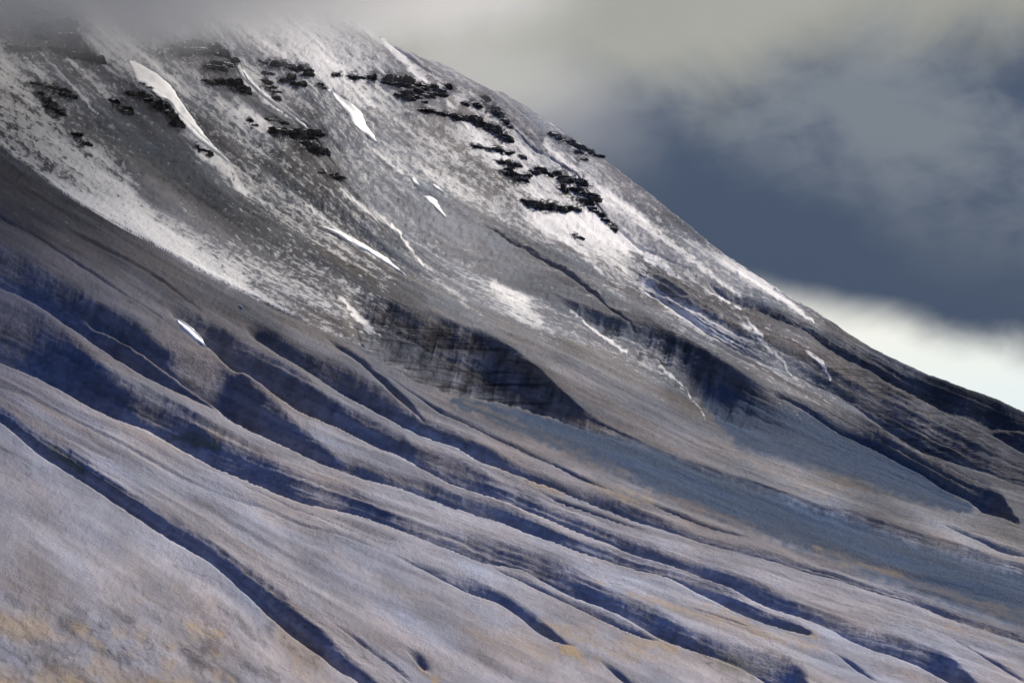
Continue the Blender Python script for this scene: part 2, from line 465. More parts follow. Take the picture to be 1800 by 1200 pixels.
# ---- relief noise
upper = sstep(-(V0 - (330 + U0 * .22)), -60, 90)          # 1 on the high rocky faces
rill = fbm(PSI / 34.0, S_ / 420.0, 3, 30) * 5.0 + fbm(PSI / 12.0, S_ / 170.0, 3, 33) * 1.6 + fbm(PSI / 4.5, S_ / 46.0, 2, 36) * .40
nearsky = np.clip((V0 - line_v(SKYLINE, cols_u)[:, None]) / 40.0, .25, 1)
lump = nearsky * fbm(U0 / 60.0, V0 / 42.0, 4, 40) * 5.0
lowfr = sstep(V0, 980, 1130) * (1 - sstep(U0, 420, 700))
rough = fbm(U0 / 9.0, V0 / 7.0, 3, 44) * (1.0 + 3.0 * upper) * .55 * nearsky + fbm(PSI / 7.0, S_ / 24.0, 3, 47) * lowfr * 2.2
band = np.abs(fbm(PSI / 16.0, S_ / 240.0, 2, 50)) * 3.2
inview = sstep(U0, -118, -100) * (1 - sstep(U0, 1900, 1918))
dist = TY / 5000.0
TZ2 = TZ + (rill * (.75 + .75 * upper) + lump * (.5 + .5 * upper) + (rough + band) * inview) * dist * (1 - sstep(-V0, 140, 600)) * .85
# rock beds on the high faces: level steps
ph = TZ2 / 9.5 + fbm(U0 / 90.0, V0 / 90.0, 3, 55) * 1.6
stepz = (ph - np.floor(ph)); stepz = np.where(stepz < .7, stepz / .7 * .45, .45 + (stepz - .7) / .3 * .55) - stepz


def between(k, soft):
    cv, tv, g = (q[:, None] for q in GUL_V[k])
    return sstep(V0 - tv, -soft * .3, soft) * (1 - sstep(V0 - cv, -3, 2)) * g


k13 = [k for k, g in enumerate(GULLIES) if g[0][0] == (1080, 465)][0]
hollow = between(HOLLOWS[0], 40) * (1 - sstep(U0, 900, 1060)) + between(k13, 30) * sstep(U0, 1380, 1460)
hollow = np.clip(hollow + .6 * sstep(U0, 820, 900) * (1 - sstep(U0, 1010, 1050)) * sstep(V0, 230, 260) * (1 - sstep(V0, 350, 380)), 0, 1)
# side walls of the gullies: short ribs and scars running down into the bed
flank = np.zeros_like(V0)
for k, (cv_, tv_, g_) in enumerate(GUL_V):
    wd_ = cv_ - tv_
    if wd_.max() > 14:
        flank = np.maximum(flank, between(k, 14) * sstep(wd_, 8, 22)[:, None])
rib = fbm(U0 / 17.0 + V0 / 60.0, V0 / 48.0, 4, 170, .6)
bowl = np.clip(between(HOLLOWS[0], 20) + between(HOLLOWS[1], 20), 0, 1)
rib = rib * (.33 + .47 * bowl)
TZ2 = TZ2 + flank * rib * 4.2 * dist * inview
TZ2 = TZ2 + stepz * 4.5 * np.clip(.22 * upper + .35 * hollow, 0, 1) * inview
TZ = TZ2
UU, VV = project(TX, TY, TZ)

# ------------------------------------------------------------------ what covers the ground
# control points: u, v, share of new snow, rock albedo with shade painted into hollows and under the skyline
CTRL = np.array([
 (-80,330,.12,.08),(0,330,.12,.085),(150,430,.10,.085),(300,510,.05,.09),(450,570,.05,.085),(600,630,0,.12),(100,380,.12,.075),(400,545,.05,.08),
 (50,470,0,.12),(200,500,0,.13),(250,540,0,.15),(50,560,0,.17),(60,600,0,.17),(200,650,0,.15),(350,560,0,.12),(500,610,0,.13),
 (50,200,.6,.09),(0,130,.6,.1),(60,250,.62,.09),(150,280,.66,.1),(200,330,.78,.12),(240,400,.92,.2),(330,440,.85,.2),(400,490,.8,.2),(480,520,.55,.15),(560,570,.35,.12),(0,220,.5,.08),
 (100,150,.34,.11),(200,230,.24,.10),(300,300,.16,.08),(380,350,.2,.07),(450,400,.28,.08),(350,320,.12,.08),(290,340,.12,.19),(320,380,.35,.2),(500,440,.42,.1),(560,490,.45,.1),(600,520,.42,.1),(250,190,.3,.09),(330,260,.2,.1),(400,310,.22,.12),
 (60,60,.4,.1),(20,110,.75,.15),(130,120,.35,.12),(180,150,.5,.2),(200,90,.75,.25),
 (330,170,.5,.17),(300,140,.72,.2),(380,200,.42,.15),(400,240,.45,.12),(430,200,.68,.2),(450,260,.45,.09),(500,290,.38,.08),(560,330,.36,.09),(600,370,.4,.1),(650,430,.3,.09),(430,100,.5,.2),(370,270,.8,.2),(420,330,.62,.15),(500,380,.4,.12),
 (450,175,.12,.17),(520,215,.10,.17),(590,290,.15,.15),(640,380,.55,.15),(700,430,.3,.14),
 (480,160,.62,.2),(550,200,.45,.15),(620,280,.45,.16),(700,340,.42,.2),(800,400,.14,.20),(900,470,.12,.19),(850,440,.12,.19),(1000,520,.1,.14),(750,380,.22,.2),(520,70,.7,.25),(580,110,.75,.25),
 (640,120,.56,.17),(700,160,.46,.17),(680,230,.34,.15),(640,300,.5,.17),(720,270,.45,.18),(760,300,.5,.18),(850,250,.75,.25),(780,230,.5,.18),(800,180,.55,.2),(850,300,.42,.13),(900,330,.48,.09),(960,395,.86,.25),(1050,400,.95,.25),(900,390,.34,.14),(1000,360,.75,.2),(1100,440,.92,.25),(1160,520,.66,.2),(1250,560,.6,.2),(1000,450,.33,.15),(1080,500,.6,.18),(1180,560,.5,.18),(1100,530,.26,.15),(1060,560,.2,.13),(960,440,.35,.13),(1120,470,.5,.12),(1180,500,.2,.1),
 (950,240,.42,.22),(1000,300,.60,.25),(1060,345,.62,.25),(1110,390,.55,.24),(1200,460,.46,.2),(1300,545,.34,.15),(1100,330,.34,.16),(1200,410,.3,.13),(1300,480,.56,.18),(1360,515,.52,.18),(1350,550,.12,.08),(1450,605,.1,.085),(1420,565,.28,.17),(1550,660,.1,.075),(1650,690,.03,.05),(1750,725,.0,.045),(1700,740,.18,.09),(1500,690,.12,.15),(1600,715,.06,.16),(1800,780,.05,.08),(1300,610,.42,.16),(1400,640,.5,.16),(1350,640,.5,.16),(1450,690,.34,.14),(1550,700,0,.11),(1230,540,.75,.2),(1500,610,.1,.13),(1580,640,.1,.13),
 (600,500,.36,.1),(650,500,.42,.1),(700,560,.16,.09),(800,600,.08,.085),(900,640,.02,.08),(750,650,0,.10),(850,500,.52,.2),(750,440,.36,.2),(900,530,.82,.25),(950,565,.55,.2),(1000,590,.36,.17),(850,560,.04,.19),(950,605,.02,.19),(800,540,.1,.18),(1100,620,.36,.16),(1150,650,.40,.15),(1050,640,.04,.18),(1200,600,.14,.07),(1200,690,.1,.09),(1300,680,.06,.10),(1130,550,.1,.09),(1250,640,.1,.07),
 (900,690,0,.09),(1000,720,0,.12),(1100,720,0,.14),(1200,780,0,.17),(1400,860,0,.22),(1700,950,0,.24),
 (1200,850,0,.10),(1000,770,0,.10),(1400,930,0,.115),(1700,1030,0,.12),(1500,830,0,.11),(1350,760,0,.10),(1250,720,0,.10),(1600,860,0,.12),
 (1500,710,0,.13),(1600,760,0,.12),(1700,800,0,.12),(1780,830,0,.12),
 (0,680,0,.2),(100,700,0,.21),(300,800,0,.22),(500,900,0,.22),(800,1000,0,.23),(100,900,0,.22),(300,1000,0,.22),(0,1050,0,.17),(100,1120,0,.18),(300,1120,0,.2),(500,1150,0,.23),(700,1080,0,.23),(900,1150,0,.24),
 (700,700,0,.16),(800,780,0,.2),(500,700,0,.18),(450,650,0,.16),(400,680,0,.17),(600,760,0,.2),(800,880,0,.23),(1000,950,0,.23),(1200,1000,0,.23),(1400,1050,0,.24),(1600,1100,0,.25),(1300,1120,0,.27),(1100,1050,0,.26),(1750,1180,0,.24),(350,850,0,.2),(600,850,0,.21),(1000,830,0,.2),
], float)

gu = np.linspace(-900, 2700, 181); gv = np.linspace(-700, 1500, 111)
GU, GV = np.meshgrid(gu, gv, indexing='ij')


def aniso(du, dv):
    al = du * .85 + dv * .53
    ac = -du * .53 + dv * .85
    return (al * .33) ** 2 + ac ** 2


ends = [(-400, 787), (95, 712), (335, 800), (645, 1240)]


def side(u, v, k):
    """is the point beyond (above) ridge k, where that ridge exists"""
    sv = np.interp(u, cols_u, STEP_V[k])
    return v < sv


grids = []
cside = [[bool(side(c[0], c[1], k)) for c in CTRL] for k in range(4)]
combos = [(a, b, c, d) for a in (0, 1) for b in (0, 1) for c in (0, 1) for d in (0, 1)]
STEP_FADE = [1 - (1 - sstep(GU, e1 - 70, e1)) * (sstep(GU, e0, e0 + 40) if e0 > -300 else 1) for e0, e1 in ends]
_need = {}


def region_grid(code):
    if code in _need:
        return _need[code]
    num = np.zeros(GU.shape + (2,)); den = np.zeros(GU.shape)
    for ci, (cu, cv, sn, lm) in enumerate(CTRL):
        wgt = 1.0 / (aniso(GU - cu, GV - cv) + 60.0) ** 1.7
        for k in range(4):
            if bool(code[k]) != cside[k][ci]:
                wgt = wgt * (.012 + .988 * STEP_FADE[k])
        num[..., 0] += wgt * sn; num[..., 1] += wgt * lm; den += wgt
    num /= den[..., None]
    _need[code] = num
    return num


def bil(grid, u, v):
    a = np.clip((u - gu[0]) / (gu[1] - gu[0]), 0, len(gu) - 1.001)
    b = np.clip((v - gv[0]) / (gv[1] - gv[0]), 0, len(gv) - 1.001)
    i = a.astype(int); j = b.astype(int); fa = a - i; fb = b - j
    return (grid[i, j] * (1 - fa) + grid[i + 1, j] * fa) * (1 - fb) + (grid[i, j + 1] * (1 - fa) + grid[i + 1, j + 1] * fa) * fb


wu = UU + fbm(PSI / 40, S_ / 120, 3, 60) * 26
wv = VV + fbm(PSI / 40, S_ / 120, 3, 63) * 22
snow = np.zeros_like(UU); lum = np.zeros_like(UU)
code = sum(side(UU, VV, k).astype(int) << k for k in range(4))
for cc in np.unique(code):
    g_ = region_grid(tuple((int(cc) >> k) & 1 for k in range(4)))
    m_ = code == cc
    snow[m_] = bil(g_[..., 0], wu[m_], wv[m_])
    lum[m_] = bil(g_[..., 1], wu[m_], wv[m_])
del m_


def stroke(pts, soft=1.0, wob=2.0, seed=0):
    """0..1 mask of a tapering band through (u, v, halfwidth) points, tied to the ground"""
    out = np.zeros_like(UU)
    p = np.array(pts, float)
    mw = p[:, 2].max() * 1.6 + 6
    sel = (UU > p[:, 0].min() - mw) & (UU < p[:, 0].max() + mw) & (VV > p[:, 1].min() - mw) & (VV < p[:, 1].max() + mw)
    if not sel.any():
        return out
    a = UU[sel]; b = VV[sel]
    a = a + vnoise(a / 9, b / 9, 70 + seed) * wob * 2; b = b + vnoise(a / 9, b / 9, 75 + seed) * wob * 2
    best = np.zeros_like(a)
    for k in range(len(p) - 1):
        dx, dy = p[k + 1, :2] - p[k, :2]
        L = dx * dx + dy * dy + 1e-9
        t = np.clip(((a - p[k, 0]) * dx + (b - p[k, 1]) * dy) / L, 0, 1)
        d = np.hypot(a - p[k, 0] - t * dx, b - p[k, 1] - t * dy)
        hw = p[k, 2] + t * (p[k + 1, 2] - p[k, 2])
        best = np.maximum(best, 1 - sstep(d, hw * (1 - .5 * soft), hw * (1 + .5 * soft) + .8))
    out[sel] = best
    return out


# cliffs: label, path (u, v, height in px), grey rock or black rock
OUT = [
 ("small black rock knob at the upper left, just below the white drift", [(52,145,5),(62,147,8)], 0),
 ("black rock knob with a flat top right of the white runnel at upper left", [(78,150,7),(95,152,8),(103,157,5)], 0),
 ("black ledge under the flat-topped knob, ending in a step on the right", [(92,162,5),(108,165,8),(120,168,9)], 0),
 ("long ragged black rib falling below the upper-left knobs", [(68,163,9),(80,172,10),(88,185,14),(97,194,12)], 0),
 ("little black rocks in the bright snow above the smooth grey mound", [(128,234,4),(138,242,8),(146,252,6)], 0),
 ("narrow black rock standing alone left of the big snowfield", [(198,176,7),(208,182,16),(214,192,10)], 0),
 ("ragged black cliff band along the left edge of the largest snowfield", [(222,163,5),(245,166,9),(258,173,8),(270,182,13),(288,184,16),(298,196,14),(307,208,17),(312,216,12)], 0),
 ("tiny black rocks on the ridge beside the snowfield's narrow foot", [(344,256,4),(352,262,5)], 0),
 ("small dark notch of rock on the ridge beside the snowfield's end", [(362,265,4),(368,269,7)], 0),
 ("misty grey cliff at top left, half hidden in the cloud", [(12,80,10),(35,83,12),(55,84,8)], 1),
 ("misty grey cliff band with a steep right end under the cloud", [(92,83,10),(105,86,16),(122,92,10),(140,94,10),(152,94,18),(162,100,16)], 1),
 ("cloud-veiled tower of rock at the extreme top left", [(62,38,60),(90,35,55),(112,42,50)], 1),
 ("wide hazy cliff at the top, fading into the cloud", [(285,88,8),(310,84,16),(335,80,22),(360,82,22),(385,92,16)], 1),
 ("grey faced cliff step right under the hazy cliff", [(360,115,10),(378,114,16),(395,112,22),(404,108,20)], 1),
 ("black lower cliff step with white ledges, below the grey step", [(364,142,8),(385,142,13),(402,143,15),(414,147,15),(422,155,12)], 0),
 ("two small black lumps left of the crouching black cliff", [(437,211,6),(443,219,4)], 0),
 ("thin black ledge leading to the crouching black cliff", [(474,209,5),(486,211,9),(494,215,6)], 0),
 ("largest black cliff in the middle, with a square tower at its right end", [(492,228,15),(508,228,17),(520,234,18),(532,239,18),(543,240,34),(550,250,26),(554,262,14)], 0),
 ("scattered black rocks below the square tower", [(566,302,4),(576,306,6),(590,308,6),(598,312,5)], 0),
 ("black twin-block outcrop between the two upper snow streaks", [(462,108,7),(477,110,12),(492,112,15),(502,114,13)], 0),
 ("black outcrop with a notched top right of the twin blocks", [(525,118,11),(533,121,14),(541,124,12)], 0),
 ("leaning black chevron of rock below the twin blocks", [(495,140,6),(511,134,12),(518,142,12),(522,146,7)], 0),
 ("faint dark rocks on the slope left of the chevron", [(468,128,5),(465,148,6),(480,160,5),(486,172,6)], 1),
 ("small dark rock just above the tip of the broad snow patch", [(560,147,5),(566,154,6)], 0),
 ("leftmost of the three black knobs in a row under the cloud", [(586,131,5),(594,130,6)], 0),
 ("middle one of the three black knobs in a row", [(613,134,6),(622,131,13),(629,136,6)], 0),
 ("rounded black knob, rightmost of the three in a row", [(648,134,9),(655,134,13)], 0),
 ("rectangular outcrop with a pale face and dark rim", [(680,137,12),(692,136,13),(705,137,12),(714,139,12)], 1),
 ("thin dark ledge line directly under the rectangular outcrop", [(685,146,4),(702,149,6),(720,149,7),(733,148,3),(745,150,4)], 0),
 ("black double ledge below the rectangular outcrop", [(702,165,7),(714,162,9),(722,163,10),(712,172,6),(724,169,6)], 0),
 ("small dark rocks on the streaked slope right of the double ledge", [(735,160,8),(760,151,6),(778,165,6),(755,163,5),(742,178,4)], 0),
 ("black beak-shaped rock standing out near the skyline", [(785,150,7),(791,152,12)], 0),
 ("dark rocks on the snow between beak rock and ridge edge", [(818,182,6),(830,180,6),(838,184,5)], 0),
 ("upright dark fin of rock on the ridge edge against the cloud", [(851,172,10),(858,182,14),(862,196,10)], 1),
 ("dark broken rocks down the misty ridge edge", [(868,190,7),(878,200,8),(888,212,8),(896,222,6)], 1),
 ("long black cliff band under the skyline ridge", [(740,193,4),(760,195,5),(790,202,5),(800,204,9),(815,206,8),(832,208,12),(840,213,14)], 0),
 ("broad black buttress at the right end of the long cliff band", [(850,218,8),(862,222,10),(874,226,20),(880,232,20),(884,240,12)], 0),
 ("dashed line of small black rocks on the bright snow brow", [(828,256,3),(848,259,4),(866,261,5),(882,263,6),(885,268,5),(902,266,2)], 0),
 ("small black rock at the end of the dashed line", [(914,273,3),(921,277,5)], 0),
 ("speckled rocky face with many thin dark ledges", [(880,282,5),(900,286,7),(908,290,6),(880,300,6),(898,305,9),(905,314,7),(920,315,8),(925,306,5),(935,302,6)], 0),
 ("low black outcrop left of the ruined-tower cliff", [(950,297,8),(960,301,9),(968,306,7)], 0),
 ("black thin-spired rocks next to the ruined-tower cliff", [(980,303,8),(990,302,12),(984,315,6)], 0),
 ("black cliff like a ruined tower above the bright snow", [(990,312,8),(998,320,20),(1010,318,26),(1016,330,22),(1024,340,26),(1030,348,22)], 0),
 ("left foot of the ruined-tower cliff with a pale hollow beside it", [(992,328,16),(998,334,10)], 0),
 ("long black overhang, the bar-shaped band above the brightest snow", [(922,352,6),(938,358,12),(955,361,12),(972,360,13),(982,365,10)], 0),
 ("small dark rocks strung out right of the black bar", [(990,363,5),(1004,365,7),(1016,367,5)], 0),
 ("dark rocks along the snowy edge below the ruined tower", [(1035,365,5),(1055,373,5),(1066,388,5),(1083,402,5)], 0),
 ("lone dark rock on the icy blue slope near the skyline", [(1015,265,8),(1021,272,10),(1026,279,5)], 1),
 ("small dark rocks on the skyline above the icy slope", [(975,235,6),(998,248,6),(1052,273,4)], 1),
 ("thin dark ledges at the top of the grey snow hollow", [(1006,412,3),(1018,417,3)], 0),
]
crag = np.zeros_like(UU)
for k, (lab, path, mt) in enumerate(OUT):
    pp = [(a, b + c * .25, c * .75 + 1.5) for a, b, c in path]
    if len(pp) == 1:
        pp = pp * 2
    crag = np.maximum(crag, stroke(pp, 1.3, 2.5, 200 + k))
crag *= np.clip(.55 + fbm(UU / 4.0, VV / 2.2, 3, 150) * 1.3, 0, 1)

# streaks of drifted snow (u, v, halfwidth)
for k, (pts, amt) in enumerate([
    ([(420,120,4),(450,165,6),(500,205,6),(545,240,3)], .95),
    ([(500,60,6),(540,100,10),(590,150,7),(640,190,3)], .5),
    ([(560,80,4),(600,130,5),(660,190,2)], .5),
    ([(675,70,4),(710,105,5),(750,150,5),(800,190,3),(850,250,4),(900,285,2)], .6),
    ([(640,250,2),(700,300,3),(760,360,3)], .5),
    ([(690,395,1.5),(720,435,2),(745,465,1)], .9),
    ([(720,440,3),(790,510,5),(850,560,4)], .35),
    ([(960,250,6),(1010,305,9),(1070,350,9),(1140,400,7),(1230,465,5),(1300,520,2)], .55),
    ([(1300,475,3),(1340,500,5),(1400,545,4),(1430,565,1)], .6),
    ([(1040,375,10),(1090,415,14),(1150,460,8),(1230,505,5),(1300,560,4),(1330,590,3),(1380,640,2),(1390,660,1)], .55),
    ([(1130,500,6),(1190,545,10),(1250,590,8),(1290,600,2)], .45),
    ([(1345,575,2),(1400,600,3),(1440,630,4),(1460,665,2)], .75),
    ([(1240,510,2),(1300,545,2.5),(1340,590,2.5)], .8),
    ([(1000,540,1.5),(1050,585,2),(1100,618,2)], .7),
    ([(870,500,6),(915,535,12),(950,565,6)], .5),
    ([(600,525,3),(640,570,4),(670,592,2)], .6),
    ([(1160,640,2),(1210,690,2.5),(1240,735,1)], .5),
    ([(30,90,3),(70,130,5),(90,150,3)], .5),
    ([(65,90,1.5),(110,130,2),(140,165,2),(170,200,1.5)], .5),
    ([(120,105,3),(180,160,5),(215,185,3)], .5),
    ([(225,315,10),(250,370,20),(300,410,24),(360,450,20),(430,490,10)], .35),
    ([(350,270,6),(400,300,9),(430,340,4)], .5),
    ([(430,195,12),(470,225,12)], .45),
    ([(600,335,3),(650,370,5),(690,400,3)], .45),
    ([(540,360,2),(600,410,2),(660,455,1)], .4),
    ([(820,225,2),(860,260,4),(900,290,2)], .5),
    ([(920,360,6),(970,400,7),(1020,440,5),(1060,480,2)], .45),
    ([(975,375,12),(1030,385,16),(1070,410,16)], .5)]):
    m = stroke(pts, 1.2, 3.0, k)
    snow = np.maximum(snow, snow + (1 - snow) * amt * m)

# bare streaks
for k, (pts, amt) in enumerate([
    ([(400,130,3),(440,175,9),(500,215,9),(555,240,5)], .85),
    ([(740,330,8),(800,390,14),(900,460,14),(1000,510,8)], .55),
    ([(700,500,5),(800,550,9),(900,590,12),(1000,640,12),(1060,700,10)], 1.0),
    ([(1110,445,4),(1180,495,6),(1230,530,5),(1290,560,3)], .8),
    ([(1330,530,5),(1400,570,8),(1500,620,8),(1600,670,6)], .8),
    ([(1180,470,5),(1260,530,6),(1380,590,8),(1500,650,8)], .5),
    ([(830,470,3),(950,520,3),(1050,560,5),(1150,590,6)], .6)]):
    snow = snow * (1 - amt * stroke(pts, 1.4, 4.0, 30 + k))
snow *= .97 * (1 - sstep(VV - (UU - 600) * .42, 590, 700))

# blue fresh scree aprons
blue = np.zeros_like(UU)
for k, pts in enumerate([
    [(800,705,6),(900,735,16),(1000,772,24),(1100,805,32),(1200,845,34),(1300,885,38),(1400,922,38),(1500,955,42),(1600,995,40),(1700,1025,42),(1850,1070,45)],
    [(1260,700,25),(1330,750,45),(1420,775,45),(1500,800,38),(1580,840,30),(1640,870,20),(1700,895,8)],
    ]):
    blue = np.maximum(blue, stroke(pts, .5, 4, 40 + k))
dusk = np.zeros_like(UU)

tan = np.zeros_like(UU)
for k, (pts, amt) in enumerate([
    ([(820,708,1),(883,735,2),(950,765,3),(1033,805,3),(1133,850,3),(1250,900,3),(1367,947,3),(1500,990,4),(1633,1033,4),(1767,1073,4),(1850,1100,4)], .26),
    ([(1033,850,2),(1080,865,4),(1140,880,3)], .6), ([(930,848,2),(990,862,3)], .6),
    ([(1330,822,2),(1400,842,4),(1500,862,3)], .5), ([(1360,855,2),(1450,870,3)], .35),
    ([(1430,965,3),(1500,992,5),(1580,1010,3)], .55),
    ([(1110,1045,4),(1170,1058,6),(1260,1078,5),(1340,1110,4),(1440,1140,3)], .75),
    ([(1000,1018,2),(1060,1024,3)], .5),
    ([(960,1100,5),(1040,1125,10),(1110,1140,10),(1180,1140,6)], .5),
    ([(985,1135,2),(1010,1145,4),(1050,1158,4)], 1.0),
    ([(735,1172,1),(770,1192,3)], .9),
    ([(330,1095,2),(350,1105,5),(385,1115,3)], .7),
    ([(-60,1085,10),(40,1100,12),(110,1108,8),(150,1105,4)], .45),
    ([(200,1110,3),(260,1112,4)], .35),
    ([(-60,1200,12),(60,1200,12),(200,1210,10),(330,1200,6)], .5),
    ([(1390,1105,3),(1430,1118,3)], .6), ([(1670,1095,3),(1790,1125,4)], .35),
    ([(1640,940,2),(1700,965,3),(1790,985,4)], .4),
    ([(310,768,6),(370,770,6)], .35),
    ([(830,1100,8),(900,1130,14),(960,1150,10)], .3),
    ([(1200,1060,10),(1300,1110,12),(1400,1150,10)], .25)]):
    pts = [(a, b, c * 1.8 + 2) for a, b, c in pts]
    tan = np.maximum(tan, amt * (1.1 if pts[0][1] > 1080 else .7) * stroke(pts, 1.8, 6, 50 + k) * np.clip(.75 + fbm(PSI / 8, S_ / 45, 4, 80) * 1.5, 0, 1.2))
tan = np.clip(tan, 0, 1)
tan = np.maximum(tan, .45 * lowfr * sstep(fbm(PSI / 14.0, S_ / 50.0, 4, 190), .12, .5))
moss = np.clip(stroke([(310,768,8),(340,772,11),(380,785,8)], 1.2, 6, 91) * .6 + stroke([(90,785,6),(140,825,8)], 1.2, 5, 92) * .5 +
               stroke([(1280,1165,16),(1340,1180,18)], 1.2, 6, 93) * .35 + stroke([(1560,1000,8),(1750,990,6)], 1.2, 6, 94) * 0, 0, 1)

snow = snow - np.clip(rill * .028, -.14, .14) * sstep(snow, .03, .2)
# slight darker bands of older, wetter ground across all the slopes
streak = fbm(PSI / 9.0, S_ / 150.0, 4, 100)
streak2 = fbm(PSI / 3.5, S_ / 60.0, 2, 104)
lum = lum * np.clip(1 + streak * .36 + streak2 * .08 + fbm(PSI / 30.0, S_ / 90.0, 4, 160) * .30, .4, 1.7)
lum = lum * (1 + flank * (rib * .9 + fbm(UU / 9., VV / 5., 3, 175) * .3))
# thin dark runnels
runn = 1 - sstep(np.abs(fbm(PSI / 13.0, S_ / 300.0, 3, 110)), .0, .028)
lum = lum * (1 - .42 * runn * sstep(fbm(PSI / 60, S_ / 160, 2, 115), -.1, .3))
snow = snow + streak * .22 * sstep(snow, .02, .25) + streak2 * .10 * sstep(snow, .02, .2)
# dark stained hollows and turf at the foot
lowness = sstep(VV - (UU * .42), 150, 480)            # neutral scree above, lilac shale below
foot = lowfr * sstep(fbm(PSI / 7.0, S_ / 38.0, 5, 120, .62), -.10, .55)
lum = lum * (1 - .38 * foot)

tint = np.stack([.965 + .015 * lowness, .99 - .025 * lowness, 1.04 + .0 * lowness], -1)
brown = stroke([(900,610,20),(1000,680,40),(1100,740,60),(1250,800,50)], 1.4, 6, 130) * .6 + stroke([(1180,480,10),(1300,560,14),(1420,620,16),(1520,670,14),(1640,740,14)], 1.4, 5, 131) * .8
brown = np.clip(brown * .3, 0, 1)[..., None]
tint = tint * (1 - brown) + brown * np.array([1.12, .98, .88])
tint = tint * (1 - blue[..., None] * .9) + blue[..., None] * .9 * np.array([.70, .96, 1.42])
mot = (fbm(PSI / 26.0, S_ / 150.0, 3, 140))[..., None]
tint = tint * (1 + mot * np.array([.12, .0, -.14]))
lum = lum * (1 - .10 * lowness) * 1.04 * (1 + .27 * sstep(VV - UU * .36, 200, 560))
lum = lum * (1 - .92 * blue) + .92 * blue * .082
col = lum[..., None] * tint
tn = tan[..., None]
col = col * (1 - tn * .85) + tn * .85 * np.array([.33, .25, .15])
ms_ = moss[..., None]
col = col * (1 - ms_) + ms_ * np.array([.085, .095, .04])
col = col * (1 - crag[..., None]) + crag[..., None] * np.array([.03, .03, .03])
snow = snow * (1 - crag * .95)
# washed fans of fine gravel keep their even tone
col = np.clip(col, .012, .8)
strata = np.clip(hollow + .25 * upper, 0, 1)


def grid_mesh(name, X, Y, Z):
    nc, nr = X.shape
    me = bpy.data.meshes.new(name)
    co = np.stack([X, Y, Z], -1).reshape(-1, 3).astype(np.float32)
    idx = np.arange(nc * nr, dtype=np.int32).reshape(nc, nr)
    q = np.stack([idx[:-1, :-1], idx[1:, :-1], idx[1:, 1:], idx[:-1, 1:]], -1).reshape(-1, 4)
    me.vertices.add(len(co)); me.vertices.foreach_set('co', co.ravel())
    me.loops.add(q.size); me.loops.foreach_set('vertex_index', q.ravel())
    me.polygons.add(len(q)); me.polygons.foreach_set('loop_start', np.arange(0, q.size, 4, dtype=np.int32))
    me.update(calc_edges=True)
    me.polygons.foreach_set('use_smooth', np.ones(len(q), bool))
    return me, q


me, quads = grid_mesh('mountain_slope', TX, TY, TZ)
ca = me.attributes.new('cover', 'FLOAT_COLOR', 'POINT')
ca.data.foreach_set('color', np.concatenate([col, np.clip(snow, 0, 1)[..., None]], -1).reshape(-1).astype(np.float32))
fa = me.attributes.new('flow', 'FLOAT_VECTOR', 'POINT')
fa.data.foreach_set('vector', np.stack([PSI / 100., S_ / 100., strata], -1).reshape(-1).astype(np.float32))


def smooth_mask(name):
    pass


